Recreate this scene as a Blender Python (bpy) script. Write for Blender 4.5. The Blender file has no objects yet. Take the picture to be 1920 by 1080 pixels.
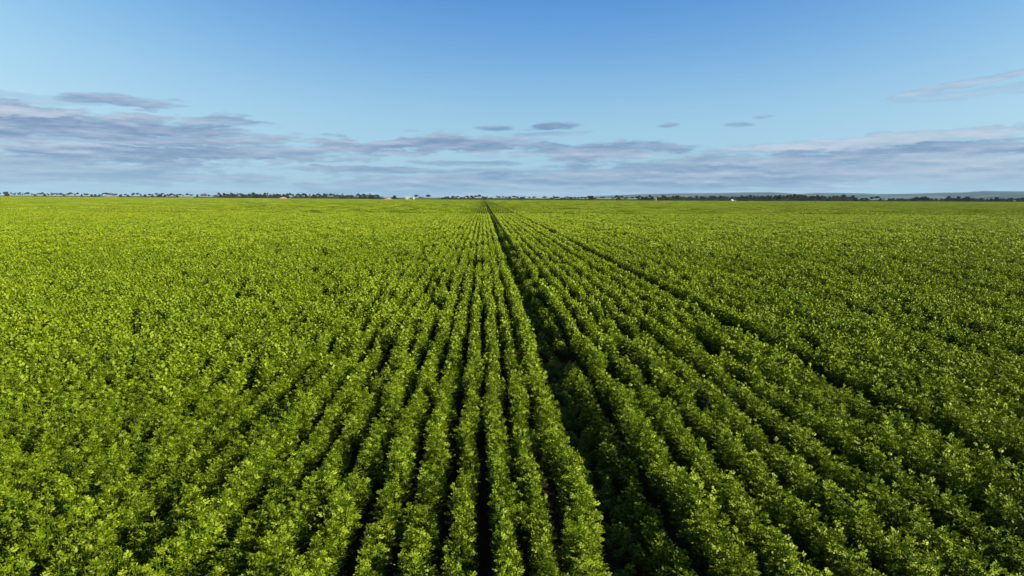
import bpy, math, random
import numpy as np
from mathutils import Vector, Matrix

R = math.radians
scn = bpy.context.scene
COL = scn.collection

# ------------------------------------------------------------------ camera
CAM_H = 2.30            # metres above the soil
YAW, PITCH, ROLL, FPX = R(2.46), R(7.54), R(0.28), 1280.0
fw = Vector((math.sin(YAW) * math.cos(PITCH), math.cos(YAW) * math.cos(PITCH), -math.sin(PITCH)))
r0 = Vector((math.cos(YAW), -math.sin(YAW), 0))
u0 = r0.cross(fw)
rt = r0 * math.cos(ROLL) + u0 * math.sin(ROLL)
up = u0 * math.cos(ROLL) - r0 * math.sin(ROLL)
cd = bpy.data.cameras.new('camera')
cd.sensor_width = 36.0
cd.lens = 36.0 * FPX / 1920.0
cd.clip_start, cd.clip_end = 0.05, 60000
cam = bpy.data.objects.new('camera', cd)
COL.objects.link(cam)
cam.matrix_world = Matrix(((rt.x, up.x, -fw.x, 0), (rt.y, up.y, -fw.y, 0), (rt.z, up.z, -fw.z, CAM_H), (0, 0, 0, 1)))
scn.camera = cam

def ray(x, y):
    return (fw + rt * ((x - 960) / FPX) + up * ((540 - y) / FPX)).normalized()

def az_el(x, y):
    d = ray(x, y)
    return math.degrees(math.atan2(d.x, d.y)), math.degrees(math.asin(d.z))

# ------------------------------------------------------------------ sun and sky
SUN_EL, SUN_AZ = R(19), R(2.46 + 119)         # azimuth clockwise from +Y
sd = bpy.data.lights.new('sun', 'SUN')
sd.energy, sd.angle, sd.color = 5.0, R(0.55), (1.0, 0.885, 0.70)
sun = bpy.data.objects.new('sun', sd)
COL.objects.link(sun)
sv = Vector((math.sin(SUN_AZ) * math.cos(SUN_EL), math.cos(SUN_AZ) * math.cos(SUN_EL), math.sin(SUN_EL)))
sun.rotation_euler = sv.to_track_quat('Z', 'Y').to_euler()
sun.location = sv * 50

scn.view_settings.view_transform = 'Standard'
scn.view_settings.look = 'None'
scn.view_settings.exposure = 1.17
scn.view_settings.gamma = 1.0
scn.cycles.max_bounces = 8
scn.cycles.transparent_max_bounces = 8
scn.cycles.volume_bounces = 0
scn.cycles.use_denoising = True
scn.cycles.denoiser = 'OPENIMAGEDENOISE'
scn.cycles.denoising_input_passes = 'RGB_ALBEDO_NORMAL'

world = bpy.data.worlds.new('World')
scn.world = world
world.use_nodes = True
wn, wl = world.node_tree.nodes, world.node_tree.links
wn.clear()

class NG:
    """small helper for node maths"""
    def __init__(s, tree): s.t = tree
    def n(s, typ, **kw):
        nd = s.t.nodes.new(typ)
        for k, v in kw.items(): setattr(nd, k, v)
        return nd
    def put(s, sock, v):
        if isinstance(v, bpy.types.NodeSocket): s.t.links.new(v, sock)
        else: sock.default_value = v
    def m(s, op, a, b=None, c=None, clamp=False):
        nd = s.n('ShaderNodeMath', operation=op, use_clamp=clamp)
        s.put(nd.inputs[0], a)
        if b is not None: s.put(nd.inputs[1], b)
        if c is not None: s.put(nd.inputs[2], c)
        return nd.outputs[0]
    def step(s, x, lo, hi, a=0.0, b=1.0):
        nd = s.n('ShaderNodeMapRange', interpolation_type='SMOOTHSTEP')
        s.put(nd.inputs[0], x); s.put(nd.inputs[1], lo); s.put(nd.inputs[2], hi)
        s.put(nd.inputs[3], a); s.put(nd.inputs[4], b)
        return nd.outputs[0]
    def mix(s, f, a, b, blend='MIX'):
        nd = s.n('ShaderNodeMix', data_type='RGBA', blend_type=blend)
        s.put(nd.inputs[0], f); s.put(nd.inputs[6], a); s.put(nd.inputs[7], b)
        return nd.outputs[2]
    def noise(s, vec, scale, detail=4, rough=0.5):
        nd = s.n('ShaderNodeTexNoise')
        s.put(nd.inputs['Vector'], vec)
        nd.inputs['Scale'].default_value = scale
        nd.inputs['Detail'].default_value = detail
        nd.inputs['Roughness'].default_value = rough
        return nd.outputs[0]
    def comb(s, x, y, z):
        nd = s.n('ShaderNodeCombineXYZ')
        s.put(nd.inputs[0], x); s.put(nd.inputs[1], y); s.put(nd.inputs[2], z)
        return nd.outputs[0]

def lin(r, g, b, a=1.0):
    f = lambda c: (c / 255 / 12.92) if c / 255 <= 0.04045 else ((c / 255 + 0.055) / 1.055) ** 2.4
    return (f(r), f(g), f(b), a)

g = NG(world.node_tree)
tc = g.n('ShaderNodeTexCoord')
sep = g.n('ShaderNodeSeparateXYZ')
wl.new(tc.outputs['Generated'], sep.inputs[0])
DX, DY, DZ = sep.outputs
AZ = g.m('MULTIPLY', g.m('ARCTAN2', DX, DY), 57.29578)
EL = g.m('MULTIPLY', g.m('ARCSINE', DZ), 57.29578)
sky = g.n('ShaderNodeTexSky', sky_type='NISHITA', sun_disc=False)
sky.sun_elevation, sky.sun_rotation = SUN_EL, SUN_AZ
sky.air_density, sky.dust_density, sky.ozone_density = 1.0, 0.3, 2.0
SKY = 0.10
skyc = g.mix(1.0, sky.outputs[0], (SKY, SKY, SKY, 1), 'MULTIPLY')
# measured clear-sky colours of the evening: elevation ramp, brighter toward the west end of the view
def ramp(stops):
    nd = g.n('ShaderNodeValToRGB')
    nd.color_ramp.interpolation = 'B_SPLINE'
    el = nd.color_ramp.elements
    el[0].position, el[0].color = stops[0]
    el[1].position, el[1].color = stops[-1]
    for p, c in stops[1:-1]:
        e = el.new(p); e.color = c
    g.put(nd.inputs[0], g.m('DIVIDE', EL, 40.0, clamp=True))
    return nd.outputs[0]
rl = ramp([(0.0, lin(168, 204, 222)), (0.08, lin(196, 231, 244)), (0.19, lin(182, 222, 245)), (0.30, lin(158, 210, 243)), (0.40, lin(126, 188, 236)), (1.0, lin(52, 100, 185))])
rc = ramp([(0.0, lin(146, 182, 212)), (0.08, lin(170, 212, 230)), (0.19, lin(146, 196, 231)), (0.30, lin(104, 164, 223)), (0.40, lin(87, 150, 217)), (1.0, lin(34, 76, 160))])
azf = g.m('POWER', g.m('DIVIDE', g.m('ABSOLUTE', g.m('SUBTRACT', AZ, 6.0)), 42.0, clamp=True), 2.2)
clear = g.mix(azf, rc, rl)
clear = g.mix(0.05, clear, skyc)
# the ramp covers the band around the view; the rest of the dome is the physical sky
wband = g.m('MULTIPLY', g.step(EL, 55, 18), g.step(g.m('ABSOLUTE', g.m('SUBTRACT', AZ, 2.5)), 85, 50))
skyall = g.mix(wband, skyc, clear)

# clouds: streaky layers placed by direction
def cloud_noise(up):
    e = g.m('ADD', EL, up)
    b_ = g.noise(g.comb(g.m('MULTIPLY', AZ, 0.30), g.m('MULTIPLY', e, 1.9), 9.1), 1.0, 9, 0.66)
    return g.m('SUBTRACT', b_, 0.5)
nz = cloud_noise(0.0)
nz_up = cloud_noise(0.30)
wa = g.m('SUBTRACT', g.noise(g.comb(g.m('MULTIPLY', AZ, 0.10), g.m('MULTIPLY', EL, 0.5), 31.7), 1.0, 7, 0.6), 0.5)
wb = g.m('SUBTRACT', g.noise(g.comb(g.m('MULTIPLY', AZ, 0.22), g.m('MULTIPLY', EL, 0.8), 57.3), 1.0, 9, 0.62), 0.5)
LOBES = [  # x, y, half width, half height (px of the photo), slope, opacity, paleness
    (244, 188, 84, 12, 0.03, 0.85, 0.35), (90, 184, 130, 10, 0.0, 0.30, 0.6),
    (110, 233, 380, 31, 0.03, 1.0, 0.2), (430, 226, 70, 9, 0.0, 0.8, 0.2), (310, 290, 400, 17, -0.02, 0.95, 0.1), (40, 318, 380, 22, 0.0, 0.75, 0.15), (60, 258, 260, 14, 0.0, 0.6, 0.3),
    (800, 273, 230, 18, -0.02, 1.0, 0.25), (540, 284, 170, 12, 0.0, 0.85, 0.2), (700, 318, 200, 8, -0.01, 0.9, 0.1), (900, 305, 90, 5, 0.0, 0.7, 0.2),
    (1040, 238, 48, 9, -0.04, 0.9, 0.2), (932, 240, 44, 6, -0.03, 0.8, 0.2), (1250, 235, 22, 4, -0.05, 0.7, 0.2),
    (1388, 233, 36, 4, -0.03, 0.55, 0.3), (1430, 220, 20, 3, -0.05, 0.5, 0.3), (1040, 251, 70, 4, -0.04, 0.6, 0.2), (980, 262, 60, 6, -0.02, 0.8, 0.3),
    (1120, 284, 185, 16, -0.02, 0.95, 0.25), (1120, 344, 820, 32, -0.03, 0.95, 0.15), (1250, 318, 420, 22, -0.04, 0.85, 0.2),
    (1640, 262, 350, 12, -0.06, 0.75, 0.85), (1900, 242, 220, 10, -0.01, 0.6, 1.0), (1680, 288, 400, 24, -0.05, 0.95, 0.2),
    (1700, 318, 420, 24, -0.02, 0.8, 0.45), (1895, 139, 150, 6, -0.15, 0.62, 1.0), (1900, 166, 130, 10, -0.06, 0.35, 0.9),
    (200, 352, 700, 18, 0.0, 0.35, 0.5), (1880, 330, 300, 30, 0.0, 0.5, 0.8), (-20, 268, 230, 9, 0.03, 0.6, 0.85), (-60, 206, 200, 12, 0, 0.6, 1.0)]
dens = pale = None
for (x, y, a, b, s, op, pl) in LOBES:
    u, v = az_el(x, y)
    a_, b_ = a / FPX * 57.3, b / FPX * 57.3
    big = min(1.0, b / 18)
    du = g.m('ADD', g.m('SUBTRACT', AZ, u), g.m('MULTIPLY', wa, 22.0 * min(1.0, a / 150)))
    dv = g.m('ADD', g.m('SUBTRACT', EL, v), g.m('MULTIPLY', g.m('SUBTRACT', AZ, u), s))
    dv = g.m('ADD', dv, g.m('MULTIPLY', wb, 3.2 * big))
    q = g.m('ADD', g.m('POWER', g.m('ABSOLUTE', g.m('DIVIDE', du, a_)), 2.0), g.m('POWER', g.m('ABSOLUTE', g.m('DIVIDE', dv, b_)), 2.0))
    q = g.m('ADD', q, g.m('MULTIPLY', nz, 1.5 + 2.0 * big))
    k = g.m('MULTIPLY', g.step(q, 1.15, 0.30), op)
    pk = g.m('MULTIPLY', k, pl)
    dens = k if dens is None else g.m('MAXIMUM', dens, k)
    pale = pk if pale is None else g.m('MAXIMUM', pale, pk)
n3 = g.noise(g.comb(g.m('MULTIPLY', AZ, 0.10), g.m('MULTIPLY', EL, 1.3), 21.0), 1.0, 5, 0.55)
shade = g.m('ADD', g.m('ADD', g.m('MULTIPLY', g.step(n3, 0.36, 0.68), 0.45), g.m('MULTIPLY', g.m('SUBTRACT', nz_up, nz), 1.6)), g.m('MULTIPLY', pale, 0.7), clamp=True)
ccol = g.mix(shade, lin(112, 141, 180), lin(190, 204, 221))
ccol = g.mix(g.m('MULTIPLY', g.m('SUBTRACT', pale, 0.5, clamp=True), 1.6, clamp=True), ccol, lin(228, 222, 230))
dens = g.m('MULTIPLY', dens, 0.93)
full = g.mix(dens, skyall, ccol)
bg = g.n('ShaderNodeBackground')
wl.new(full, bg.inputs[0]); bg.inputs[1].default_value = 2 ** -1.17   # keeps the sky's measured colours under the exposure above
wo = g.n('ShaderNodeOutputWorld')
wl.new(bg.outputs[0], wo.inputs[0])
world.cycles.sampling_method = 'MANUAL'
world.cycles.sample_map_resolution = 512

# ------------------------------------------------------------------ helpers
def tag(o, label=None, cat=None, group=None, kind=None):
    if label: o['label'] = label
    if cat: o['category'] = cat
    if group: o['group'] = group
    if kind: o['kind'] = kind
    return o

def mesh_np(name, V, F, tint=None, smooth=False):
    """V (n,3), F (m,4) quads; tint per vertex"""
    me = bpy.data.meshes.new(name)
    V = np.asarray(V, np.float32); F = np.asarray(F, np.int32)
    k = F.shape[1]
    me.vertices.add(len(V)); me.vertices.foreach_set('co', V.ravel())
    me.loops.add(F.size); me.loops.foreach_set('vertex_index', F.ravel())
    me.polygons.add(len(F)); me.polygons.foreach_set('loop_start', np.arange(0, F.size, k, dtype=np.int32))
    me.polygons.foreach_set('loop_total', np.full(len(F), k, np.int32))
    if tint is not None:
        a = me.attributes.new('tint', 'FLOAT', 'POINT')
        a.data.foreach_set('value', np.asarray(tint, np.float32))
    me.update(calc_edges=True)
    if smooth: me.polygons.foreach_set('use_smooth', np.ones(len(F), bool))
    return me

def link(name, me, mat=None, parent=None):
    o = bpy.data.objects.new(name, me)
    COL.objects.link(o)
    if mat: me.materials.append(mat)
    if parent: o.parent = parent
    return o

def vnoise(x, y, seed=0):
    """smooth value noise in 0..1 on numpy arrays"""
    xi, yi = np.floor(x).astype(np.int64), np.floor(y).astype(np.int64)
    fx, fy = x - xi, y - yi
    fx, fy = fx * fx * (3 - 2 * fx), fy * fy * (3 - 2 * fy)
    def h(a, b):
        n = (a * 374761393 + b * 668265263 + seed * 1442695041) & 0x7fffffff
        n = ((n ^ (n >> 13)) * 1274126177) & 0x7fffffff
        return ((n ^ (n >> 16)) & 0xffff) / 65535.0
    return (h(xi, yi) * (1 - fx) + h(xi + 1, yi) * fx) * (1 - fy) + (h(xi, yi + 1) * (1 - fx) + h(xi + 1, yi + 1) * fx) * fy

def new_mat(name):
    m = bpy.data.materials.new(name); m.use_nodes = True
    m.node_tree.nodes.clear()
    return m, NG(m.node_tree)

def finish(G, shader):
    o = G.n('ShaderNodeOutputMaterial'); G.t.links.new(shader, o.inputs[0])

def leaf_mat(name, c0, c1, c2, trans=0.35, rough=0.45, spec=0.35, patch=None):
    m, G = new_mat(name)
    at = G.n('ShaderNodeAttribute', attribute_name='tint')
    inf = G.n('ShaderNodeObjectInfo')
    geo = G.n('ShaderNodeNewGeometry')
    t = at.outputs['Fac']
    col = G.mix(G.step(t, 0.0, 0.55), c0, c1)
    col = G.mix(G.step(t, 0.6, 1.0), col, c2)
    n = G.noise(geo.outputs['Position'], 0.9 if patch is None else patch, 3)
    val = G.m('ADD', G.m('MULTIPLY', G.m('SUBTRACT', inf.outputs['Random'], 0.5), 0.25), G.m('ADD', 1.0, G.m('MULTIPLY', G.m('SUBTRACT', n, 0.5), 0.5)))
    hsv = G.n('ShaderNodeHueSaturation')
    G.put(hsv.inputs['Color'], col); G.put(hsv.inputs['Value'], val)
    G.put(hsv.inputs['Hue'], G.m('ADD', 0.5, G.m('MULTIPLY', G.m('SUBTRACT', n, 0.5), -0.03)))
    c = hsv.outputs[0]
    big_n = G.noise(geo.outputs['Position'], 0.035, 3)
    c = G.mix(G.m('MULTIPLY', G.step(big_n, 0.42, 0.62), 0.22), c, G.mix(1.0, c, (1.25, 1.02, 1.0, 1), 'MULTIPLY'))
    mid_n = G.noise(geo.outputs['Position'], 0.17, 3)
    c = G.mix(G.m('MULTIPLY', G.step(mid_n, 0.5, 0.68), 0.35), c, G.mix(1.0, c, (0.78, 0.86, 0.9, 1), 'MULTIPLY'))
    p = G.n('ShaderNodeBsdfPrincipled')
    G.put(p.inputs['Base Color'], c)
    p.inputs['Roughness'].default_value = rough
    p.inputs['Specular IOR Level'].default_value = spec
    tr = G.n('ShaderNodeBsdfTranslucent')
    G.put(tr.inputs[0], G.mix(1.0, c, (1.3, 1.15, 0.5, 1), 'MULTIPLY'))
    mx = G.n('ShaderNodeMixShader'); mx.inputs[0].default_value = trans
    G.t.links.new(p.outputs[0], mx.inputs[1]); G.t.links.new(tr.outputs[0], mx.inputs[2])
    finish(G, mx.outputs[0])
    return m

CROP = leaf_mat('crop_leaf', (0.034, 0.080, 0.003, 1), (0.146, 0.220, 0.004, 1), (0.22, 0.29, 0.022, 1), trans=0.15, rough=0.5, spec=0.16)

# ------------------------------------------------------------------ ground, far country, hills
def ground():
    me = mesh_np('ground', [(-15000, -2000, 0), (15000, -2000, 0), (15000, 15000, 0), (-15000, 15000, 0)], [(0, 1, 2, 3)])
    m, G = new_mat('soil_and_paddocks')
    geo = G.n('ShaderNodeNewGeometry')
    P = geo.outputs['Position']
    sp = G.n('ShaderNodeSeparateXYZ'); G.put(sp.inputs[0], P)
    n = G.noise(P, 18.0, 6, 0.65)
    soil = G.mix(n, (0.030, 0.020, 0.013, 1), (0.085, 0.055, 0.036, 1))
    pv = G.n('ShaderNodeVectorMath', operation='MULTIPLY'); G.put(pv.inputs[0], P); pv.inputs[1].default_value = (0.0016, 0.0032, 0)
    pad = G.noise(pv.outputs[0], 1.0, 3)
    vv = G.noise(pv.outputs[0], 6.0, 3)
    grass = G.mix(G.step(pad, 0.44, 0.56), (0.16, 0.20, 0.075, 1), (0.27, 0.27, 0.13, 1))
    grass = G.mix(G.m('MULTIPLY', G.step(vv, 0.5, 0.7), 0.6), grass, (0.13, 0.17, 0.06, 1))
    c = G.mix(G.step(sp.outputs[1], 560, 575), soil, grass)
    p = G.n('ShaderNodeBsdfPrincipled'); G.put(p.inputs['Base Color'], c); p.inputs['Roughness'].default_value = 0.95
    p.inputs['Specular IOR Level'].default_value = 0.1
    bp = G.n('ShaderNodeBump'); bp.inputs['Strength'].default_value = 0.6; bp.inputs['Distance'].default_value = 0.03
    G.put(bp.inputs['Height'], n); G.t.links.new(bp.outputs[0], p.inputs['Normal'])
    finish(G, p.outputs[0])
    tag(link('ground', me, m), kind='structure')
ground()

HILL = [(1050, 371.5), (1120, 367.5), (1200, 364.2), (1280, 362.3), (1350, 362), (1400, 360.6), (1450, 360.2), (1482, 362.3), (1505, 363.6), (1530, 362.0), (1570, 361.6), (1630, 362.6), (1650, 363.8), (1690, 363.5), (1730, 362.6), (1770, 361.2), (1810, 360.6), (1850, 358.0), (1885, 358.4), (1920, 358.6), (2050, 359), (2250, 361), (2500, 366), (2700, 371)]
def hills():
    az = np.array([math.radians(az_el(x, 300)[0]) for x, _ in HILL])
    hz = []
    for x, y in HILL:
        d = ray(x, y); hz.append(d.z / math.hypot(d.x, d.y))
    hz = np.array(hz)
    # the slope: from near plain (6 km) rising in folds to the ridge (10.5 km), then falling behind
    A = np.linspace(az[0] - 0.02, az[-1] + 0.02, 420)
    D = np.linspace(5200, 12500, 60)
    ridge = np.interp(A, az, hz)
    ridge[(A < az[0]) | (A > az[-1])] = 0
    V = []
    for j, d in enumerate(D):
        t = (d - 5200) / (10500 - 5200)
        prof = (np.clip(t, 0, 1) ** 1.25) if t <= 1 else max(0, 1 - (t - 1) * 2.0)
        f = 0.62 + 0.38 * prof if False else prof
        fold = (vnoise(A * 26 + 3, np.full_like(A, d / 900), 5) - 0.5) * 0.34 * math.sin(math.pi * min(t, 1.0))
        z = np.clip(ridge, 0, None) * 10500 * np.clip(f + fold, 0, 1.0) * 1.0
        z += CAM_H * min(1, prof) - 0.5 * (1 - prof)
        V.append(np.stack([np.sin(A) * d, np.cos(A) * d, z], 1))
    V = np.concatenate(V)
    n = len(A)
    F = [(j * n + i, j * n + i + 1, (j + 1) * n + i + 1, (j + 1) * n + i) for j in range(len(D) - 1) for i in range(n - 1)]
    me = mesh_np('hills', V, F, smooth=True)
    m, G = new_mat('hill_paddocks_and_woodland')
    geo = G.n('ShaderNodeNewGeometry')
    sp = G.n('ShaderNodeSeparateXYZ'); G.put(sp.inputs[0], geo.outputs['Position'])
    vm = G.n('ShaderNodeVectorMath', operation='MULTIPLY'); G.put(vm.inputs[0], geo.outputs['Position']); vm.inputs[1].default_value = (0.0011, 0.0011, 0.012)
    n1 = G.noise(vm.outputs[0], 1.0, 4)
    wood = G.step(G.m('ADD', n1, G.m('MULTIPLY', sp.outputs[2], 0.0024)), 0.50, 0.56)
    c = G.mix(G.step(G.noise(vm.outputs[0], 2.3, 2), 0.45, 0.55), (0.07, 0.10, 0.075, 1), (0.12, 0.135, 0.10, 1))
    c = G.mix(wood, c, (0.025, 0.040, 0.028, 1))
    p = G.n('ShaderNodeBsdfPrincipled'); G.put(p.inputs['Base Color'], c); p.inputs['Roughness'].default_value = 1.0
    p.inputs['Specular IOR Level'].default_value = 0.0
    finish(G, p.outputs[0])
    tag(link('hills', me, m), kind='structure')
hills()

# ------------------------------------------------------------------ the crop
rng = np.random.default_rng(11)
H_CAN = 0.45
HC = CAM_H - H_CAN
SP = 0.226

def unit(v): return v / np.maximum(np.linalg.norm(v, axis=-1, keepdims=True), 1e-9)

def diamonds(C, D, N, L, W, tint):
    """leaflets: centre C, long axis D, normal-ish N"""
    S = unit(np.cross(D, N))
    L = np.broadcast_to(np.asarray(L), (len(C),))[:, None]; W = np.broadcast_to(np.asarray(W), (len(C),))[:, None]
    U = unit(np.cross(S, D))
    V = np.stack([C - D * L / 2, C + S * W / 2 + D * L * 0.06 + U * W * 0.14, C + D * L / 2, C - S * W / 2 + D * L * 0.06 + U * W * 0.14], 1).reshape(-1, 3)
    F = np.arange(len(V)).reshape(-1, 4)
    return V, F, np.repeat(tint, 4)

def skeleton(rg, nstem=13, nleaf=12):
    """stems and leaf attachment points of one plant: position, direction, height fraction"""
    P, Dd, T, stems = [], [], [], []
    for s in range(nstem):
        a = rg.uniform(0, 2 * math.pi); r = math.sqrt(rg.uniform(0.0, 1))
        tip = np.array([math.cos(a) * r * 0.052, math.sin(a) * r * 0.12, H_CAN * rg.uniform(0.84, 1.0) * (1 - 0.34 * r * r)])
        mid = np.array([tip[0] * 0.85, tip[1] * 0.85, tip[2] * 0.45])
        stems.append((mid, tip))
        for k in range(nleaf):
            t = 0.22 + 0.78 * (k + rg.uniform(0, 0.8)) / nleaf
            p = 2 * t * (1 - t) * mid + t * t * tip
            aa = k * 2.4 + rg.uniform(-.5, .5)
            el = rg.uniform(0.1, 0.9) + (0.35 if t > 0.9 else 0)
            P.append(p); Dd.append((math.cos(aa) * math.cos(el), math.sin(aa) * math.cos(el), math.sin(el))); T.append(t)
    return np.array(P), np.array(Dd), np.array(T), stems

def near_plant(seed):
    rg = np.random.default_rng(seed)
    P, Dd, T, stems = skeleton(rg)
    Cs, Ds, Ns, ts, Ls = [], [], [], [], []
    upv = np.array([0, 0, 1.0])
    for p, d, t in zip(P, Dd, T):
        ln = 0.036 * rg.uniform(0.7, 1.2) * (0.7 if t > 0.93 else 1)
        side = unit(np.cross(d, upv)); nn = unit(np.cross(side, d) + rg.normal(0, .35, 3))
        side = unit(np.cross(d, nn))
        base = rg.uniform(0.17, 0.84) + (0.15 if t > 0.88 else 0.0) - (0.3 if t < 0.5 else 0)  # lower leaves darker: older foliage, plus canopy shade put into the colour
        for q in range(11):
            f = 0.2 + 0.8 * (q // 2) / 5.0
            sg = 1 if q % 2 else -1
            if q == 10: dd, c = d, p + d * ln * 1.08
            else:
                dd = unit(d * 0.65 + side * sg + rg.normal(0, .22, 3)); c = p + d * ln * f + dd * 0.008 - upv * 0.006 * f * f
            Cs.append(c); Ds.append(dd); Ns.append(unit(nn + rg.normal(0, .40, 3))); ts.append(np.clip(base + rg.uniform(-.28, .28), 0, 1)); Ls.append(rg.uniform(0.0115, 0.019))
    Ls = np.array(Ls)
    V, F, t = diamonds(np.array(Cs), np.array(Ds), np.array(Ns), Ls, Ls * 0.50, np.array(ts))
    SV, SF = [], []
    for mid, tip in stems:
        pts = [np.zeros(3), 0.5 * mid + 0.25 * tip * 1.0, tip]
        for ofs in (np.array([.0016, 0, 0]), np.array([0, .0016, 0])):
            b = len(SV)
            for q in pts: SV += [q - ofs, q + ofs]
            SF += [(b, b + 1, b + 3, b + 2), (b + 2, b + 3, b + 5, b + 4)]
    n = len(V)
    V = np.concatenate([V, np.array(SV)]); F = np.concatenate([F, np.array(SF) + n]); t = np.concatenate([t, np.full(len(SV), .25)])
    return V, F, t

def lod_plant(seed, keep, L, W, dup=1, nar=0.92):
    rg = np.random.default_rng(seed)
    P, Dd, T, _ = skeleton(rg)
    idx = np.argsort(rg.random(len(P)) - 0.42 * T)[:keep]
    idx = np.repeat(idx, dup)
    P, Dd, T = P[idx], Dd[idx], T[idx]
    D = unit(Dd + rg.normal(0, .45, Dd.shape)); N = unit(np.array([0, 0, 0.75]) + rg.normal(0, .62, D.shape))
    C = P * (nar, 1, 1) + Dd * 0.014 + rg.normal(0, .010, P.shape)
    t = np.clip(rg.uniform(0.05, 0.75, len(C)) + np.where(T > 0.88, .17, 0) - np.where(T < .5, .3, 0), 0, 1)  # low leaves tinted darker for age and for shade inside the rows
    s = rg.uniform(.75, 1.25, len(C))
    return diamonds(C, D, N, L * s, W * s, t)

def row_h(X, Y):
    """height factor of a plant, clumpy along each row, with some drop-outs"""
    a = vnoise(X * 6.1 + 40, Y * 1.9, 1); b = vnoise(X * 4.4 + 90, Y * 4.2, 2); c = vnoise(X * .45 + 9, Y * .35, 3)
    r = vnoise(X * 4.42 + 60, Y * 0.75, 6)
    w = vnoise(X * 1.7 + 31, Y * 0.55, 16)
    p = vnoise(X * 2.5 + 11, Y * 1.9 + 3, 18)
    s = 0.60 + 0.16 * a + 0.08 * b + 0.06 * c + 0.20 * r
    k = np.where((X > 0.3) & (X < 6.5), 0.45, 1.0)
    s = s + k * (0.18 * w + 0.20 * p) + (1 - k) * 0.19
    s = np.where((p < 0.26 * k) & (np.abs(X - 3.95) > 0.5), s * (0.60 + 1.54 * p / k), s)
    gap = vnoise(X * 4.4 + 7, Y * 1.9 + 5, 4)
    s = np.where((gap < 0.24) & (np.abs(X - 3.95) > 0.5), s * (0.50 + 2.0 * gap), s)
    return s

protos = bpy.data.collections.new('crop_prototypes')
def add_proto(i, V, F, t):
    me = mesh_np('crop_sprig_%02d' % i, V, F, t)
    me.materials.append(CROP)
    o = bpy.data.objects.new('crop_sprig_%02d' % i, me)
    protos.objects.link(o)
N0, N1, N2, N3 = 8, 6, 6, 10
i = 0
for s in range(N0): add_proto(i, *near_plant(100 + s)); i += 1
for s in range(N1): add_proto(i, *lod_plant(200 + s, 120, 0.036, 0.023, 2, 0.90)); i += 1
for s in range(N2): add_proto(i, *lod_plant(300 + s, 84, 0.048, 0.032, 1, 0.74)); i += 1
PL = 6.0
def patch(seed, width, nrow):
    rg = np.random.default_rng(seed)
    Vs, Fs, Ts = [], [], []; n = 0
    base = [lod_plant(seed * 50 + q, 30, 0.080, 0.050, 1, 0.62) for q in range(10)]
    off = seed * 31.7
    for r in range(nrow):
        x = -width / 2 + (r + .5) * width / nrow
        for k in range(int(PL / 0.115)):
            y = -PL / 2 + (k + rg.random()) * 0.115
            hh = float(row_h(np.array([x + off]), np.array([y + off]))[0])
            V, F, t = base[rg.integers(10)]
            V = V.copy(); V[:, 2] *= hh; V[:, 0] *= 1.15; V += (x + rg.normal(0, .012), y, 0)
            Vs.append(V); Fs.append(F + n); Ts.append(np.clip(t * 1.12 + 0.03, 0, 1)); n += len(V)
    return np.concatenate(Vs), np.concatenate(Fs), np.concatenate(Ts)
WL = 6 * 0.298
X0, X1, X2, X3 = 0.398 * HC, 0.645 * HC, 2.055 * HC, 2.205 * HC
for s in range(N3): add_proto(i, *patch(7 + s, WL, 6)); i += 1
NB = 3
WB = X2 - X1
for s in range(NB): add_proto(i, *patch(27 + s, WB, 8)); i += 1
for s in range(2):
    V_, F_, t_ = patch(47 + s, (X1 - X0) * 0.8, 2); V_[:, 2] *= 0.42; add_proto(i, V_, F_, t_); i += 1

rows = []   # (x, height weight, width weight)
rows.append((X0 - 0.62 * SP, 1.06, 1.45))
x = X0 - SP * 1.78
for k in range(3): rows.append((x, [1.0, 1.04, .98][k], 1.05)); x -= SP
SPW = 0.298
x -= 0.02
while x > -75: rows.append((x, float(rng.uniform(.92, 1.06)), 1.34)); x -= 0.262
nb = 8
for k in range(nb): rows.append((X1 + WB * (k + .5) / nb, [1.10, 1.0, 1.06, 0.97, 1.03, 0.94, 1.04, 1.05][k], 1.32))
x = X3 + SPW / 2; k = 0
while x < 85: rows.append((x, [1.03, 1.04, 1.0, 0.96, 1.0][k] if k < 5 else float(rng.uniform(.92, 1.08)), 1.3)); x += SPW; k += 1
R1, R2, R3 = 9.0, 30.0, 80.0
PX, PY, PI_, PS, PZ, PW = [], [], [], [], [], []
STEP = 0.088
ys = np.arange(-1.5, R3 + 1, STEP)
def edge_depth(xx, yy):
    """is the point within the view wedge plus a margin for side steps"""
    a = xx * math.cos(YAW) - yy * math.sin(YAW); d = xx * math.sin(YAW) + yy * math.cos(YAW)
    return (np.abs(a) < 0.80 * np.maximum(d, 0) + 3.5) & (d > -0.5)
for (rx, wgt, wx) in rows:
    yy = ys + rng.uniform(-.04, .04, len(ys))
    wob = (vnoise(np.full_like(yy, rx * 3.3 + 5), yy * 0.7, 8) - .5) * 0.05 + (vnoise(np.full_like(yy, rx * 9.3), yy * 2.7, 9) - .5) * 0.045
    xx = rx + wob + rng.normal(0, .008, len(yy))
    ok = edge_depth(xx, yy) & (yy < R3)
    xx, yy = xx[ok], yy[ok]
    if not len(xx): continue
    s = row_h(np.full_like(xx, rx), yy) * rng.uniform(.96, 1.05, len(xx))
    d = np.hypot(xx, yy) + rng.uniform(-1, 1, len(xx)) * 0.28 * np.hypot(xx, yy)
    lod = np.where(d < R1, 0, np.where(d < R2, 1, 2))
    base = np.array([0, N0, N0 + N1])[lod]; cnt = np.array([N0, N1, N2])[lod]
    PI_.append(base + (rng.random(len(xx)) * cnt).astype(int))
    PX.append(xx); PY.append(yy); PS.append(s * wgt); PW.append(np.full(len(xx), wx))
    PZ.append(rng.integers(0, 2, len(xx)) * math.pi + rng.normal(0, .30, len(xx)))
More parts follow.
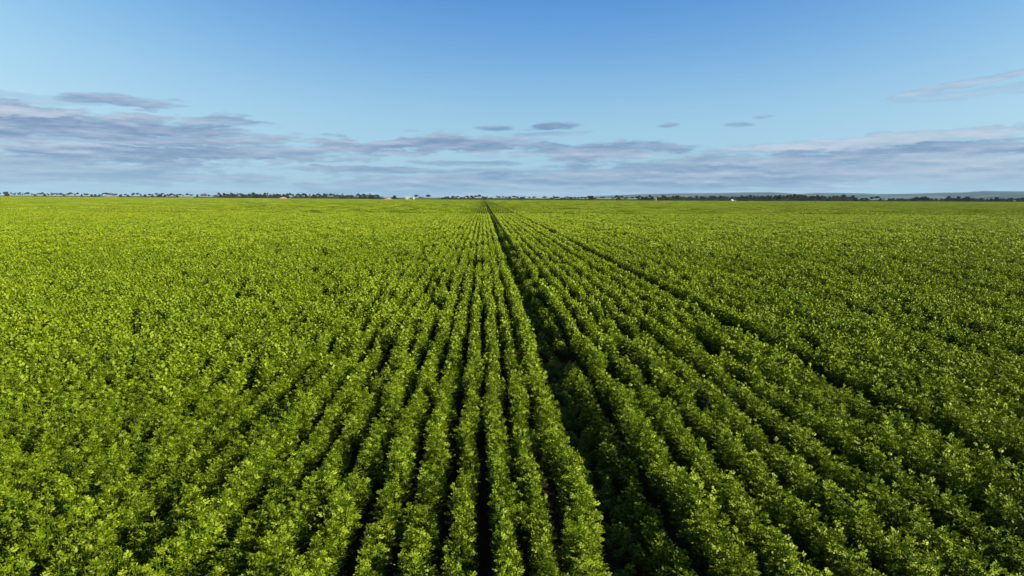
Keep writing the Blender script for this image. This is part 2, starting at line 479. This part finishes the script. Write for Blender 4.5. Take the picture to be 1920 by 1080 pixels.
# the weak, trampled row in the wheel track and a few stray low plants on its floor
for (rx, lo, hi, step, sc, jit) in ((0.592 * HC, -1, R3, 0.10, 0.70, 0.03), (0.52 * HC, -1, R3, 0.15, 0.42, 0.04), (0.455 * HC, -1, 60, 0.20, 0.32, 0.04), (2.13 * HC, -1, 60, 0.9, 0.26, 0.03)):
    yy = np.arange(lo, hi, step) + rng.uniform(-.05, .05, len(np.arange(lo, hi, step)))
    keep = vnoise(np.full_like(yy, rx * 7), yy * 1.4, 12) > 0.20
    yy = yy[keep & (yy > -.5)]
    xx = rx + rng.normal(0, jit, len(yy))
    d = np.hypot(xx, yy)
    lod = np.where(d < R1, 0, np.where(d < R2, 1, 2))
    PI_.append(np.array([0, N0, N0 + N1])[lod] + (rng.random(len(xx)) * np.array([N0, N1, N2])[lod]).astype(int))
    PW.append(np.ones(len(xx))); PX.append(xx); PY.append(yy); PS.append(sc * (0.75 + .6 * vnoise(yy * 1.3, yy * 0, 14)))
    PZ.append(rng.uniform(0, 6.28, len(xx)))
print('plants', sum(map(len, PX)))
# far: patches
EDGE = [(-900, 1250), (-600, 1050), (-330, 800), (-120, 640), (0, 560), (200, 560), (400, 640), (700, 760), (1000, 900)]
ex, ey = np.array(EDGE).T
def far(xc, lo, n):
    ycs = np.arange(R3 + PL / 2, 1250, PL)
    xx = np.full_like(ycs, xc)
    a = xx * math.cos(YAW) - ycs * math.sin(YAW); d = xx * math.sin(YAW) + ycs * math.cos(YAW)
    ok = (np.abs(a) < 0.80 * d + 5) & (ycs < np.interp(xc, ex, ey))
    m = ok.sum()
    if not m: return
    PW.append(np.ones(m)); PX.append(xx[ok]); PY.append(ycs[ok]); PS.append(0.98 + 0.1 * (vnoise(xx[ok] * .02, ycs[ok] * .03, 4) - .5))
    PI_.append(lo + rng.integers(0, n, m)); PZ.append(rng.integers(0, 2, m) * math.pi)
P0 = N0 + N1 + N2
x = X0 - WL / 2
while x > -1000: far(x, P0, N3); x -= WL
far((X1 + X2) / 2, P0 + N3, NB)
far(X0 + (X1 - X0) * 0.62, P0 + N3 + NB, 2)
x = X3 + WL / 2
while x < 1000: far(x, P0, N3); x += WL
PX, PY, PI_, PS, PZ, PW = map(np.concatenate, (PX, PY, PI_, PS, PZ, PW))
print('instances', len(PX))
me = bpy.data.meshes.new('crop_plants')
me.vertices.add(len(PX))
me.vertices.foreach_set('co', np.stack([PX, PY, np.zeros_like(PX)], 1).astype(np.float32).ravel())
def attr(nm, typ, arr, key='value'):
    a = me.attributes.new(nm, typ, 'POINT'); a.data.foreach_set(key, arr)
isplant = PI_ < P0
wid = np.where(isplant, 0.55 + 0.50 * PS, 1.0)
attr('pick', 'INT', PI_.astype(np.int32))
attr('rot', 'FLOAT_VECTOR', np.stack([np.where(isplant, rng.normal(0, .09, len(PX)), 0), np.where(isplant, rng.normal(0, .09, len(PX)), 0), PZ], 1).astype(np.float32).ravel(), 'vector')
attr('siz', 'FLOAT_VECTOR', np.stack([wid * PW, wid, PS], 1).astype(np.float32).ravel(), 'vector')
crop = link('crop_plants', me)
tag(crop, kind='stuff')
ng = bpy.data.node_groups.new('scatter_crop', 'GeometryNodeTree')
ng.interface.new_socket('Geometry', in_out='INPUT', socket_type='NodeSocketGeometry')
ng.interface.new_socket('Geometry', in_out='OUTPUT', socket_type='NodeSocketGeometry')
gi = ng.nodes.new('NodeGroupInput'); go = ng.nodes.new('NodeGroupOutput')
ci = ng.nodes.new('GeometryNodeCollectionInfo')
ci.inputs['Collection'].default_value = protos
ci.inputs['Separate Children'].default_value = True
ci.inputs['Reset Children'].default_value = True
ip = ng.nodes.new('GeometryNodeInstanceOnPoints')
ip.inputs['Pick Instance'].default_value = True
def na(nm, typ):
    n = ng.nodes.new('GeometryNodeInputNamedAttribute'); n.data_type = typ; n.inputs['Name'].default_value = nm
    return n.outputs['Attribute']
ng.links.new(gi.outputs[0], ip.inputs['Points'])
ng.links.new(ci.outputs[0], ip.inputs['Instance'])
ng.links.new(na('pick', 'INT'), ip.inputs['Instance Index'])
ng.links.new(na('rot', 'FLOAT_VECTOR'), ip.inputs['Rotation'])
ng.links.new(na('siz', 'FLOAT_VECTOR'), ip.inputs['Scale'])
ng.links.new(ip.outputs[0], go.inputs[0])
md = crop.modifiers.new('scatter', 'NODES'); md.node_group = ng

# ------------------------------------------------------------------ things beyond the crop
TREE_LEAF = leaf_mat('gum_leaf', (0.020, 0.026, 0.016, 1), (0.040, 0.046, 0.026, 1), (0.070, 0.072, 0.044, 1), trans=0.12, rough=0.7, spec=0.15, patch=0.05)
def plain(name, col, rough=0.8, var=0.3, scale=3.0):
    m, G = new_mat(name)
    geo = G.n('ShaderNodeNewGeometry')
    n = G.noise(geo.outputs['Position'], scale, 4)
    p = G.n('ShaderNodeBsdfPrincipled')
    G.put(p.inputs['Base Color'], G.mix(n, tuple(c * (1 - var) for c in col[:3]) + (1,), tuple(min(1, c * (1 + var)) for c in col[:3]) + (1,)))
    p.inputs['Roughness'].default_value = rough
    finish(G, p.outputs[0])
    return m
BARK = plain('gum_bark', (0.20, 0.15, 0.12))
WHITE = plain('white_sheet', (0.42, 0.41, 0.39), 0.5, 0.10)
ROOF = plain('pale_roof_sheet', (0.34, 0.34, 0.33), 0.45, 0.08)
DARK = plain('dark_opening', (0.05, 0.045, 0.04))
EARTH = plain('pink_earth', (0.34, 0.24, 0.17), 0.95, 0.2, 0.5)

def blob_leaves(rg, lobes, n, s):
    """leaf clumps filling a set of flattened lobes (centre, radii), in unit tree space"""
    vol = np.array([r[0] * r[1] * r[2] for _, r in lobes]) ** 0.75
    pick = rg.choice(len(lobes), n, p=vol / vol.sum())
    C = np.array([lobes[k][0] for k in pick]); Rr = np.array([lobes[k][1] for k in pick])
    d = unit(rg.normal(0, 1, (n, 3))) * (rg.random(n) ** 0.45)[:, None]
    P = C + d * Rr
    D = unit(rg.normal(0, 1, (n, 3)) * (1, 1, .6)); N = unit(rg.normal(0, .8, (n, 3)) + (0, 0, .5))
    t = np.clip(rg.uniform(0, .7, n) + rg.choice([0, .3], n, p=[.8, .2]), 0, 1)
    sc = rg.uniform(.6, 1.4, n)
    return diamonds(P, D, N, s * sc, s * .7 * sc, t)

def limb_mesh(name, segs, sides=6):
    """tapered limbs: list of (p, q, r_p, r_q)"""
    V, F = [], []
    for p, q, a, b in segs:
        p, q = np.array(p, float), np.array(q, float)
        d = unit(q - p); e = unit(np.cross(d, (0.3, 1, 0.2))); f = np.cross(d, e)
        k = len(V)
        for c, r in ((p, a), (q, b)):
            for j in range(sides):
                w = 2 * math.pi * j / sides
                V.append(c + (e * math.cos(w) + f * math.sin(w)) * r)
        F += [(k + j, k + (j + 1) % sides, k + sides + (j + 1) % sides, k + sides + j) for j in range(sides)]
    me = mesh_np(name, V, F, smooth=True); me.materials.append(BARK)
    return me

def tree_kind(kind, seed):
    rg = np.random.default_rng(seed)
    lobes, segs = [], []
    if kind == 'U':                                   # bare forked trunk, flat umbrella crown
        nl = rg.integers(4, 7)
        fork = (rg.normal(0, .02), rg.normal(0, .02), rg.uniform(.25, .4))
        segs.append(((0, 0, 0), fork, .035, .026))
        for k in range(nl):
            a = 2 * math.pi * k / nl + rg.uniform(-.4, .4); r = rg.uniform(.12, .34)
            c = (math.cos(a) * r, math.sin(a) * r, rg.uniform(.72, .88) - r * .35)
            lobes.append((c, (rg.uniform(.13, .2), rg.uniform(.13, .2), rg.uniform(.07, .12))))
            segs.append((fork, (c[0] * .9, c[1] * .9, c[2]), .02, .008))
        lobes.append(((0, 0, .86), (.2, .2, .11)))
        n, s = 1900, .09
    elif kind == 'O':                                 # several stems, ragged separate clumps
        for k in range(rg.integers(2, 4)):
            a = rg.uniform(0, 6.28); b0 = (math.cos(a) * .05, math.sin(a) * .05, 0)
            f = (math.cos(a) * .16, math.sin(a) * .16, rg.uniform(.35, .5)); segs.append((b0, f, .028, .018))
            for q in range(rg.integers(2, 4)):
                aa = a + rg.uniform(-1.2, 1.2); r = rg.uniform(.12, .36)
                c = (math.cos(aa) * r, math.sin(aa) * r, rg.uniform(.48, .9))
                segs.append((f, c, .015, .006)); lobes.append((c, (rg.uniform(.1, .17), rg.uniform(.1, .17), rg.uniform(.07, .13))))
        n, s = 1100, .085
    else:                                             # dense, foliage nearly to the ground
        segs.append(((0, 0, 0), (0, 0, .6), .04, .02))
        for k in range(4): segs.append(((0, 0, .2 + .08 * k), (rg.uniform(-.3, .3), rg.uniform(-.3, .3), .6), .018, .006))
        for k in range(rg.integers(7, 10)):
            a = rg.uniform(0, 6.28); z = rg.uniform(.14, .84); r = rg.uniform(.08, .32) * math.sqrt(max(.1, 1 - z * .85))
            lobes.append(((math.cos(a) * r, math.sin(a) * r, z), (rg.uniform(.14, .22), rg.uniform(.14, .22), rg.uniform(.12, .18))))
        lobes.append(((0, 0, .35), (.38, .38, .3)))
        n, s = 2400, .085
    V, F, t = blob_leaves(rg, lobes, n, s)
    lo, hi = V[:, :2].min(0), V[:, :2].max(0)
    top = V[:, 2].max(); half = max(-lo.min(), hi.max())
    V[:, 2] /= top; V[:, :2] *= .5 / half; V[:, 2] = np.maximum(V[:, 2], .01)
    me = mesh_np('crown', V, F, t); me.materials.append(TREE_LEAF)
    segs = [((p[0] * .5 / half, p[1] * .5 / half, p[2] / top), (q[0] * .5 / half, q[1] * .5 / half, q[2] / top), a, b) for p, q, a, b in segs]
    return me, limb_mesh('trunk', segs)

KINDS = {k: [tree_kind(k, 60 + 10 * i + s) for s in range(5)] for i, k in enumerate('UOD')}

def horizon(x): return 370.5 + (x - 960) * 0.00489
def edge_dist(x):
    """distance along the direction of pixel column x to the far edge of the crop"""
    d = ray(x, horizon(x)); u = np.array([d.x, d.y]) / math.hypot(d.x, d.y)
    best = 600.0
    for s in np.linspace(300, 1900, 400):
        p = u * s
        if p[1] > np.interp(p[0], ex, ey): best = s; break
    return u, best

T = """0 U5 361;8 U5 359.6;13 D7 359;21 U3 360.4;28 O6 361;35 O4 361.5;39 O6 360;44 O4 361.7;52 U9 360;60 U5 362.5;66 D4 363.6;71 O4 362;75 O5 361;80 O5 360;84 D5 363;90 O5 362;96 O4 361.5;99 O4 360.6;105 O6 361.5;114 U9 361.6;120 D4 363.6;126 O5 362;132 U9 360.5;140 O4 362.5;146 U5 360.6;153 D4 363.6;157 O5 362
163 U8 362.5;172 D5 364;179 D6 363.8;186 D4 364;191 O5 363;199 U14 361;208 O7 362;214 O6 363;218 O4 362.5;226 D5 364;235 U6 363.3;240 D5 365;248 O4 363;251 U6 361.2;258 U7 361.6;265 O6 363.7;272 D5 364;281 U7 363;286 D4 364;294 U6 361.8;299 D8 363.4;304 U5 361.5;309 D4 364;314 O5 363;318 O4 363
322 U7 362;328 O5 364;332 D4 364;338 U8 363;343 O3 365;351 U6 362.2;358 U7 364.2;370 D4 364;378 U7 364.4;382 O6 362.4;387 O5 364;392 O5 364.5;405 U4 365;411 O6 360.5;414 D5 363.5;420 U6 361.4;422 D7 363.4;428 D8 363.3;434 D6 361;440 D7 363;445 O4 361.5;451 U8 361.8;457 D8 363.3;462 D5 364;468 D8 362.6;475 U8 360.2;477 D8 363
483 D8 363;489 D7 363;496 D8 361;502 O5 361;508 D7 364;513 D5 362.5;520 D11 363;525 D7 363.8;532 D8 363.6;538 D9 362.3;544 U7 361.6;549 O4 363;555 D7 367;559 U9 362.5;564 D6 364;570 U10 362;575 D5 364;581 O4 362.6;587 D8 364;592 D6 364.6;597 U7 362.5;601 D8 365;609 D8 362;614 O5 363;620 U9 362.4;628 O9 363.2;634 O6 364;638 D5 365
643 O4 362.6;645 D8 365.8;652 D8 365.2;659 D7 365;669 U3 364;673 O6 362;676 D7 365;682 U10 363;685 D7 366.4;692 O7 362.3;695 D9 365.5;700 D7 365;706 U10 364.4;709 D7 366.6;739 D10 366.2;780 U8 365;789 O9 368.6;803 U10 364.8
829 D6 370;836 D8 368.2;841 D6 368;848 D7 368;850 U6 366.8;855 D5 370.4;858 U8 367.3;865 D5 369;870 O4 369;876 U7 366.3;879 O5 369;884 U6 366;892 U8 366;887 D7 368.5;899 U7 364.6;905 O6 367.5;909 D7 368.5;914 O6 368.2;920 O6 369.4;932 U4 367;936 U6 367.8;943 U5 367.8;949 O6 368.8;956 D7 368
964 U9 367.2;969 O6 368;973 O3 369.4;979 D9 368.8;983 U4 368;993 U4 368.2;1002 U7 368.2;1021 U9 368;1034 D6 370;1039 O6 366.6;1045 U9 368;1053 D5 370;1059 O5 368.3;1066 O8 368;1071 D6 369.2;1078 U8 369.2;1085 U5 369.4;1091 U6 368.8;1099 O6 369;1104 U7 366.6;1109 D10 366.6;1116 U7 370.2
1128 U6 368.8;1133 O5 368.4;1150 O6 369;1156 U8 365.6;1160 D8 368;1166 U7 366.6;1173 O8 368.2;1186 U7 368.8;1193 O6 367.8;1199 U6 366;1198 D7 369.4;1205 D9 368.8;1213 D8 368.3;1218 U5 364.8;1222 D8 368;1233 D7 368.2;1239 D8 369.6;1244 D9 365.4;1251 D8 369.2;1257 O5 368.8;1262 D6 366.8;1268 D10 366;1276 D8 368.2
1283 O5 367.5;1288 D6 369.8;1295 D11 368;1307 D7 366.4;1317 D14 367.8;1326 D6 369.8;1333 D9 367;1339 D9 366.8;1344 O5 370;1350 D11 367;1357 D9 367.8;1364 D8 368.8;1373 D10 368;1381 D9 368.6;1387 D7 368.2;1392 D9 366;1397 D8 367.6;1402 D6 366.6;1407 D7 365;1414 D8 366.6;1420 D7 366.8;1427 D10 366.6;1434 D7 367.6;1439 D8 365.8
1445 D7 366.6;1453 D8 365.8;1461 D10 365;1468 D8 365.6;1475 D8 364.8;1483 D7 364.2;1490 D9 363.2;1497 D9 364.3;1504 D9 364.8;1511 D10 365.4;1518 D8 367;1526 D9 366.6;1533 D7 364.8;1540 D8 366.2;1547 D9 367.6;1555 D9 368;1562 D9 366.8;1568 D8 366.8;1575 D7 367.8;1582 U10 364.4;1580 D8 367.6;1587 D7 369;1592 D8 369;1598 D8 365.8
1606 D11 370;1617 D7 371;1625 D9 370.6;1636 O8 368.8;1644 U10 367.8;1651 D6 371.2;1657 O3 370.8;1668 D8 371.8;1674 D8 371.2;1684 D9 371.8;1692 D9 371.8;1700 D7 372.6;1707 D5 371.6;1717 D11 368.8;1727 D11 368.4;1736 D10 367.9;1741 D6 370;1748 D7 371.6;1755 D7 371.6
1766 D8 371.6;1773 D8 370.8;1779 U7 367.4;1784 D9 370.8;1791 D9 370.8;1797 D11 367.6;1805 D9 370.8;1815 D11 368;1822 D7 370.8;1829 D7 371.6;1838 D10 371;1844 D7 372.6;1851 D6 372;1859 D6 370.8;1868 D9 369.4;1876 D8 371.6;1883 D9 372;1893 D11 370.8;1904 O5 372.4;1911 D8 371.4;1918 D9 369.8"""
trees = []
for rec in T.replace('\n', ';').split(';'):
    a, b, c = rec.split(); trees.append([float(a), b[0], float(b[1:]), float(c)])
trees.sort(key=lambda t: t[0])
MARKS = [(0, 'the left end of the tree line'), (199, 'the widest tree at far left'), (411, 'the left wood edge'), (544, 'the pink earth bank'),
         (739, 'the lone dark tree near the farm shed'), (803, 'the umbrella tree near the farm shed'), (899, 'the tall tree at the wheel track end'),
         (1021, 'the lone flat topped tree'), (1109, 'the dense brown gum tree'), (1230, 'the bare pale dead tree'),
         (1317, 'the rounded tree left of the tank'), (1372, 'the round white tank'), (1490, 'the tallest tree of the right wood'), (1582, 'the umbrella tree ending the right wood'), (1644, 'the small umbrella tree below the hills'), (1727, 'the three wide trees below the hills'), (1815, 'the tallest tree at far right')]
SELF = {199: 'widest spreading gum tree at the far left of the tree line', 739: 'lone dark dense tree in the wide gap left of the farm shed', 803: 'lone umbrella crowned gum tree on a thin trunk right of the farm shed',
        780: 'arched umbrella tree right behind the small white tank by the farm shed', 789: 'low ragged brown tree between the arched tree and the lone umbrella tree',
        899: 'tall gum tree standing above the far end of the wheel track', 1021: 'lone flat topped gum tree right of the wheel track end', 1109: 'dense brown gum tree in the open line right of the wheel track',
        1317: 'widest rounded tree just left of the round white tank', 1490: 'tallest tree of the dense dark wood on the right', 1582: 'umbrella crowned tree at the right end of the dense wood',
        1644: 'small umbrella tree by the gap below the distant hills', 1727: 'middle of the three wide bushy trees under the hills', 1815: 'tallest bushy tree at the far right of the tree line'}
ORD = 'first second third fourth fifth sixth seventh eighth ninth tenth eleventh twelfth thirteenth fourteenth fifteenth sixteenth seventeenth eighteenth nineteenth twentieth'.split() + ['twenty-' + w for w in 'first second third fourth fifth sixth seventh eighth ninth'.split()] + ['thirtieth', 'thirty-first', 'thirty-second']
DESC = {'U': ('umbrella crowned tree', 'gum_tree', 'umbrella crowned gum trees on the skyline'), 'O': ('ragged open tree', 'gum_tree', 'ragged open gum trees on the skyline'), 'D': ('dense dark tree', 'bushy_tree', 'dense dark trees along the far edge of the crop')}
cnt = {}
rt_ = np.random.default_rng(5)
for (x, k, w, top) in trees:
    u, e = edge_dist(x)
    back = {'D': 45, 'O': 75, 'U': 95}[k] + rt_.uniform(0, 45)
    D = e + back
    depth = D * float(np.dot(u, (math.sin(YAW), math.cos(YAW))))
    d = ray(x, top)
    h = CAM_H + d.z / math.hypot(d.x, d.y) * D
    h = max(h, 1.6)
    wm = w * 1.35 / FPX * depth
    root = bpy.data.objects.new(DESC[k][1], None); COL.objects.link(root)
    root.location = (u[0] * D, u[1] * D, 0)
    root.rotation_euler = (0, 0, rt_.uniform(0, 6.28))
    root.scale = (wm, wm, h)
    crown, trunk = KINDS[k][rt_.integers(5)]
    for nm, me_ in (('crown', crown), ('trunk', trunk)):
        c = bpy.data.objects.new(nm, me_); COL.objects.link(c); c.parent = root
    if x in SELF: lab = SELF[x]
    else:
        mi = max(i for i, (mx, _) in enumerate(MARKS) if mx <= x)
        n = cnt[(mi, k)] = cnt.get((mi, k), -1) + 1
        lab = '%s, %s such tree right of %s' % (DESC[k][0], ORD[n], MARKS[mi][1])
    tag(root, lab, 'tree', DESC[k][2])

def scrub():
    rg = np.random.default_rng(77)
    C = []
    for a, b, hp in ((-6, 160, 1.3), (160, 192, 1.2), (224, 332, 1.5), (366, 392, 1.2), (400, 532, 3.6), (548, 716, 3.2), (716, 770, 1.0), (782, 830, .9), (826, 1122, 1.5), (1122, 1232, 1.2), (1236, 1602, 3.4), (1600, 1660, 1.6), (1664, 1862, 1.8), (1862, 1930, 1.2)):
        x = a
        while x < b:
            u, e = edge_dist(x)
            D = e + rg.uniform(25, 150); H = hp * rg.uniform(.5, 1.2)
            ctr = np.array([u[0] * D, u[1] * D, 0])
            n = 34
            P = ctr + rg.normal(0, 1, (n, 3)) * (1.6, 1.6, 0); P[:, 2] = rg.uniform(0.05, H, n)
            C.append(P); x += 0.40
    C = np.concatenate(C); n = len(C)
    D = unit(rg.normal(0, 1, (n, 3))); N = unit(rg.normal(0, 1, (n, 3)) + (0, 0, .4))
    s = rg.uniform(.35, .7, n)
    V, F, t = diamonds(C, D, N, s, s * .7, rg.uniform(0, .8, n))
    V[:, 2] = np.maximum(V[:, 2], 0.01)
    tag(link('undergrowth', mesh_np('undergrowth', V, F, t), TREE_LEAF), kind='stuff')
scrub()

def box(V, F, x0, x1, y0, y1, z0, z1):
    k = len(V)
    V += [(x0, y0, z0), (x1, y0, z0), (x1, y1, z0), (x0, y1, z0), (x0, y0, z1), (x1, y0, z1), (x1, y1, z1), (x0, y1, z1)]
    F += [(k, k + 3, k + 2, k + 1), (k + 4, k + 5, k + 6, k + 7), (k, k + 1, k + 5, k + 4), (k + 1, k + 2, k + 6, k + 5), (k + 2, k + 3, k + 7, k + 6), (k + 3, k, k + 4, k + 7)]

def spot(x, back):
    u, e = edge_dist(x)
    return u[0] * (e + back), u[1] * (e + back), math.atan2(-u[0], u[1])

def empty(name, x, back, label, cat, group=None):
    o = bpy.data.objects.new(name, None); COL.objects.link(o)
    px, py, a = spot(x, back)
    o.location = (px, py, 0); o.rotation_euler = (0, 0, a)
    return tag(o, label, cat, group)

def child(name, V, F, mat, parent):
    me = bpy.data.meshes.new(name); me.from_pydata([tuple(map(float, v)) for v in V], [], F); me.update()
    o = bpy.data.objects.new(name, me); COL.objects.link(o); me.materials.append(mat); o.parent = parent
    return o

# small white gabled farm shed
sh = empty('farm_shed', 764, 22, 'small white gabled farm shed at the far edge of the crop', 'shed')
V, F = [], []
box(V, F, -2.3, 2.3, -1.6, 1.6, 0, 2.55)
k = len(V); V += [(-2.3, -1.6, 2.55), (-2.3, 1.6, 2.55), (-2.3, 0, 3.3), (2.3, -1.6, 2.55), (2.3, 1.6, 2.55), (2.3, 0, 3.3)]
F += [(k, k + 1, k + 2), (k + 3, k + 5, k + 4)]
child('wall', V, F, WHITE, sh)
V = [(-2.5, -1.85, 2.47), (2.5, -1.85, 2.47), (2.5, 0, 3.42), (-2.5, 0, 3.42), (2.5, 1.85, 2.47), (-2.5, 1.85, 2.47)]
V += [(a, b, c + .06) for a, b, c in V]
F = [(0, 3, 2, 1), (3, 5, 4, 2), (6, 7, 8, 9), (9, 8, 10, 11), (0, 1, 7, 6), (5, 11, 10, 4), (1, 2, 8, 7), (2, 4, 10, 8), (0, 6, 9, 3), (3, 9, 11, 5)]
child('roof', V, F, ROOF, sh)
V, F = [], []; box(V, F, .5, 1.4, -1.63, -1.6, 0, 2.0); child('door', V, F, DARK, sh)
V, F = [], []; box(V, F, -1.5, -.6, -1.63, -1.6, 1.1, 1.9); child('window', V, F, DARK, sh)

sh.scale = (0.74, 0.8, 0.86)

def tank(x, back, r, h, label, dome):
    o = empty('water_tank', x, back, label, 'tank')
    n = 24
    ring = lambda rr, z: [(rr * math.cos(2 * math.pi * i / n), rr * math.sin(2 * math.pi * i / n), z) for i in range(n)]
    V = ring(r, 0) + ring(r, h); F = [(i, (i + 1) % n, n + (i + 1) % n, n + i) for i in range(n)]
    child('tank_wall', V, F, WHITE, o)
    V = []; steps = 4
    for j in range(steps): V += ring((r + .04) * math.cos(j / steps * math.pi / 2), h + .01 + dome * math.sin(j / steps * math.pi / 2))
    V.append((0, 0, h + .01 + dome)); F = []
    for j in range(steps - 1): F += [(j * n + i, j * n + (i + 1) % n, (j + 1) * n + (i + 1) % n, (j + 1) * n + i) for i in range(n)]
    F += [((steps - 1) * n + i, (steps - 1) * n + (i + 1) % n, len(V) - 1) for i in range(n)]
    child('tank_roof', V, F, WHITE, o)
tank(775.5, 20, .75, 2.2, 'narrow white tank standing right beside the farm shed', .2)
tank(1372, 12, 1.25, 1.2, 'round white tank with domed top before the dense right wood', .75)
tr = empty('water_trough', 1377.5, 12, 'low pale trough just right of the round white tank', 'trough')
V, F = [], []
box(V, F, -1.1, 1.1, -.5, -.42, 0, 1.15); box(V, F, -1.1, 1.1, .42, .5, 0, 1.15); box(V, F, -1.1, -1.02, -.42, .42, 0, 1.15); box(V, F, 1.02, 1.1, -.42, .42, 0, 1.15); box(V, F, -1.02, 1.02, -.42, .42, 0, .2)
child('basin', V, F, ROOF, tr)
dt = empty('dead_tree', 1230, 15, 'bare pale dead tree in the gap left of the right wood', 'tree')
me = limb_mesh('trunk', [((0, 0, 0), (.1, 0, 1.9), .26, .2), ((.1, 0, 1.9), (-.35, 0, 3.6), .17, .06), ((.1, 0, 1.9), (.6, .1, 3.1), .12, .05), ((-.1, 0, 2.7), (.15, 0, 3.5), .07, .03)])
me.materials.clear(); me.materials.append(plain('dead_wood', (.55, .50, .44)))
o = bpy.data.objects.new('trunk', me); COL.objects.link(o); o.parent = dt

def bank(x, back, L, W, H, nm):
    px, py, a = spot(x, back)
    nx, ny = 26, 10; V, F = [], []
    for j in range(ny + 1):
        for i in range(nx + 1):
            s, t = i / nx * 2 - 1, j / ny * 2 - 1
            f = max(0, (1 - s * s)) ** .6 * max(0, (1 - t * t)) ** .8
            V.append((s * L / 2, t * W / 2, H * f * (0.75 + .5 * float(vnoise(np.array([s * 4 + x]), np.array([t * 3.]), 3)[0])) - .02))
    for j in range(ny):
        for i in range(nx): F.append((j * (nx + 1) + i, j * (nx + 1) + i + 1, (j + 1) * (nx + 1) + i + 1, (j + 1) * (nx + 1) + i))
    o = child(nm, V, F, EARTH, None); o.location = (px, py, 0); o.rotation_euler = (0, 0, a)
    for p in o.data.polygons: p.use_smooth = True
    tag(o, kind='structure')
bank(530, 14, 9, 4, 1.5, 'earth_bank'); bank(728, 14, 9, 3, 1.15, 'earth_bank')
# ------------------------------------------------------------------ the air
V, F = [], []
box(V, F, -15500, 15500, -2500, 15500, -1.0, 170.0)
hm = bpy.data.materials.new('air'); hm.use_nodes = True; hm.node_tree.nodes.clear()
G = NG(hm.node_tree)
pv = G.n('ShaderNodeVolumePrincipled'); pv.inputs['Color'].default_value = (0.44, 0.72, 1.0, 1); pv.inputs['Density'].default_value = 4.2e-5
pv.inputs['Anisotropy'].default_value = 0.0
out = G.n('ShaderNodeOutputMaterial'); hm.node_tree.links.new(pv.outputs[0], out.inputs['Volume'])
hz_ = child('haze', V, F, hm, None)
tag(hz_, kind='stuff')
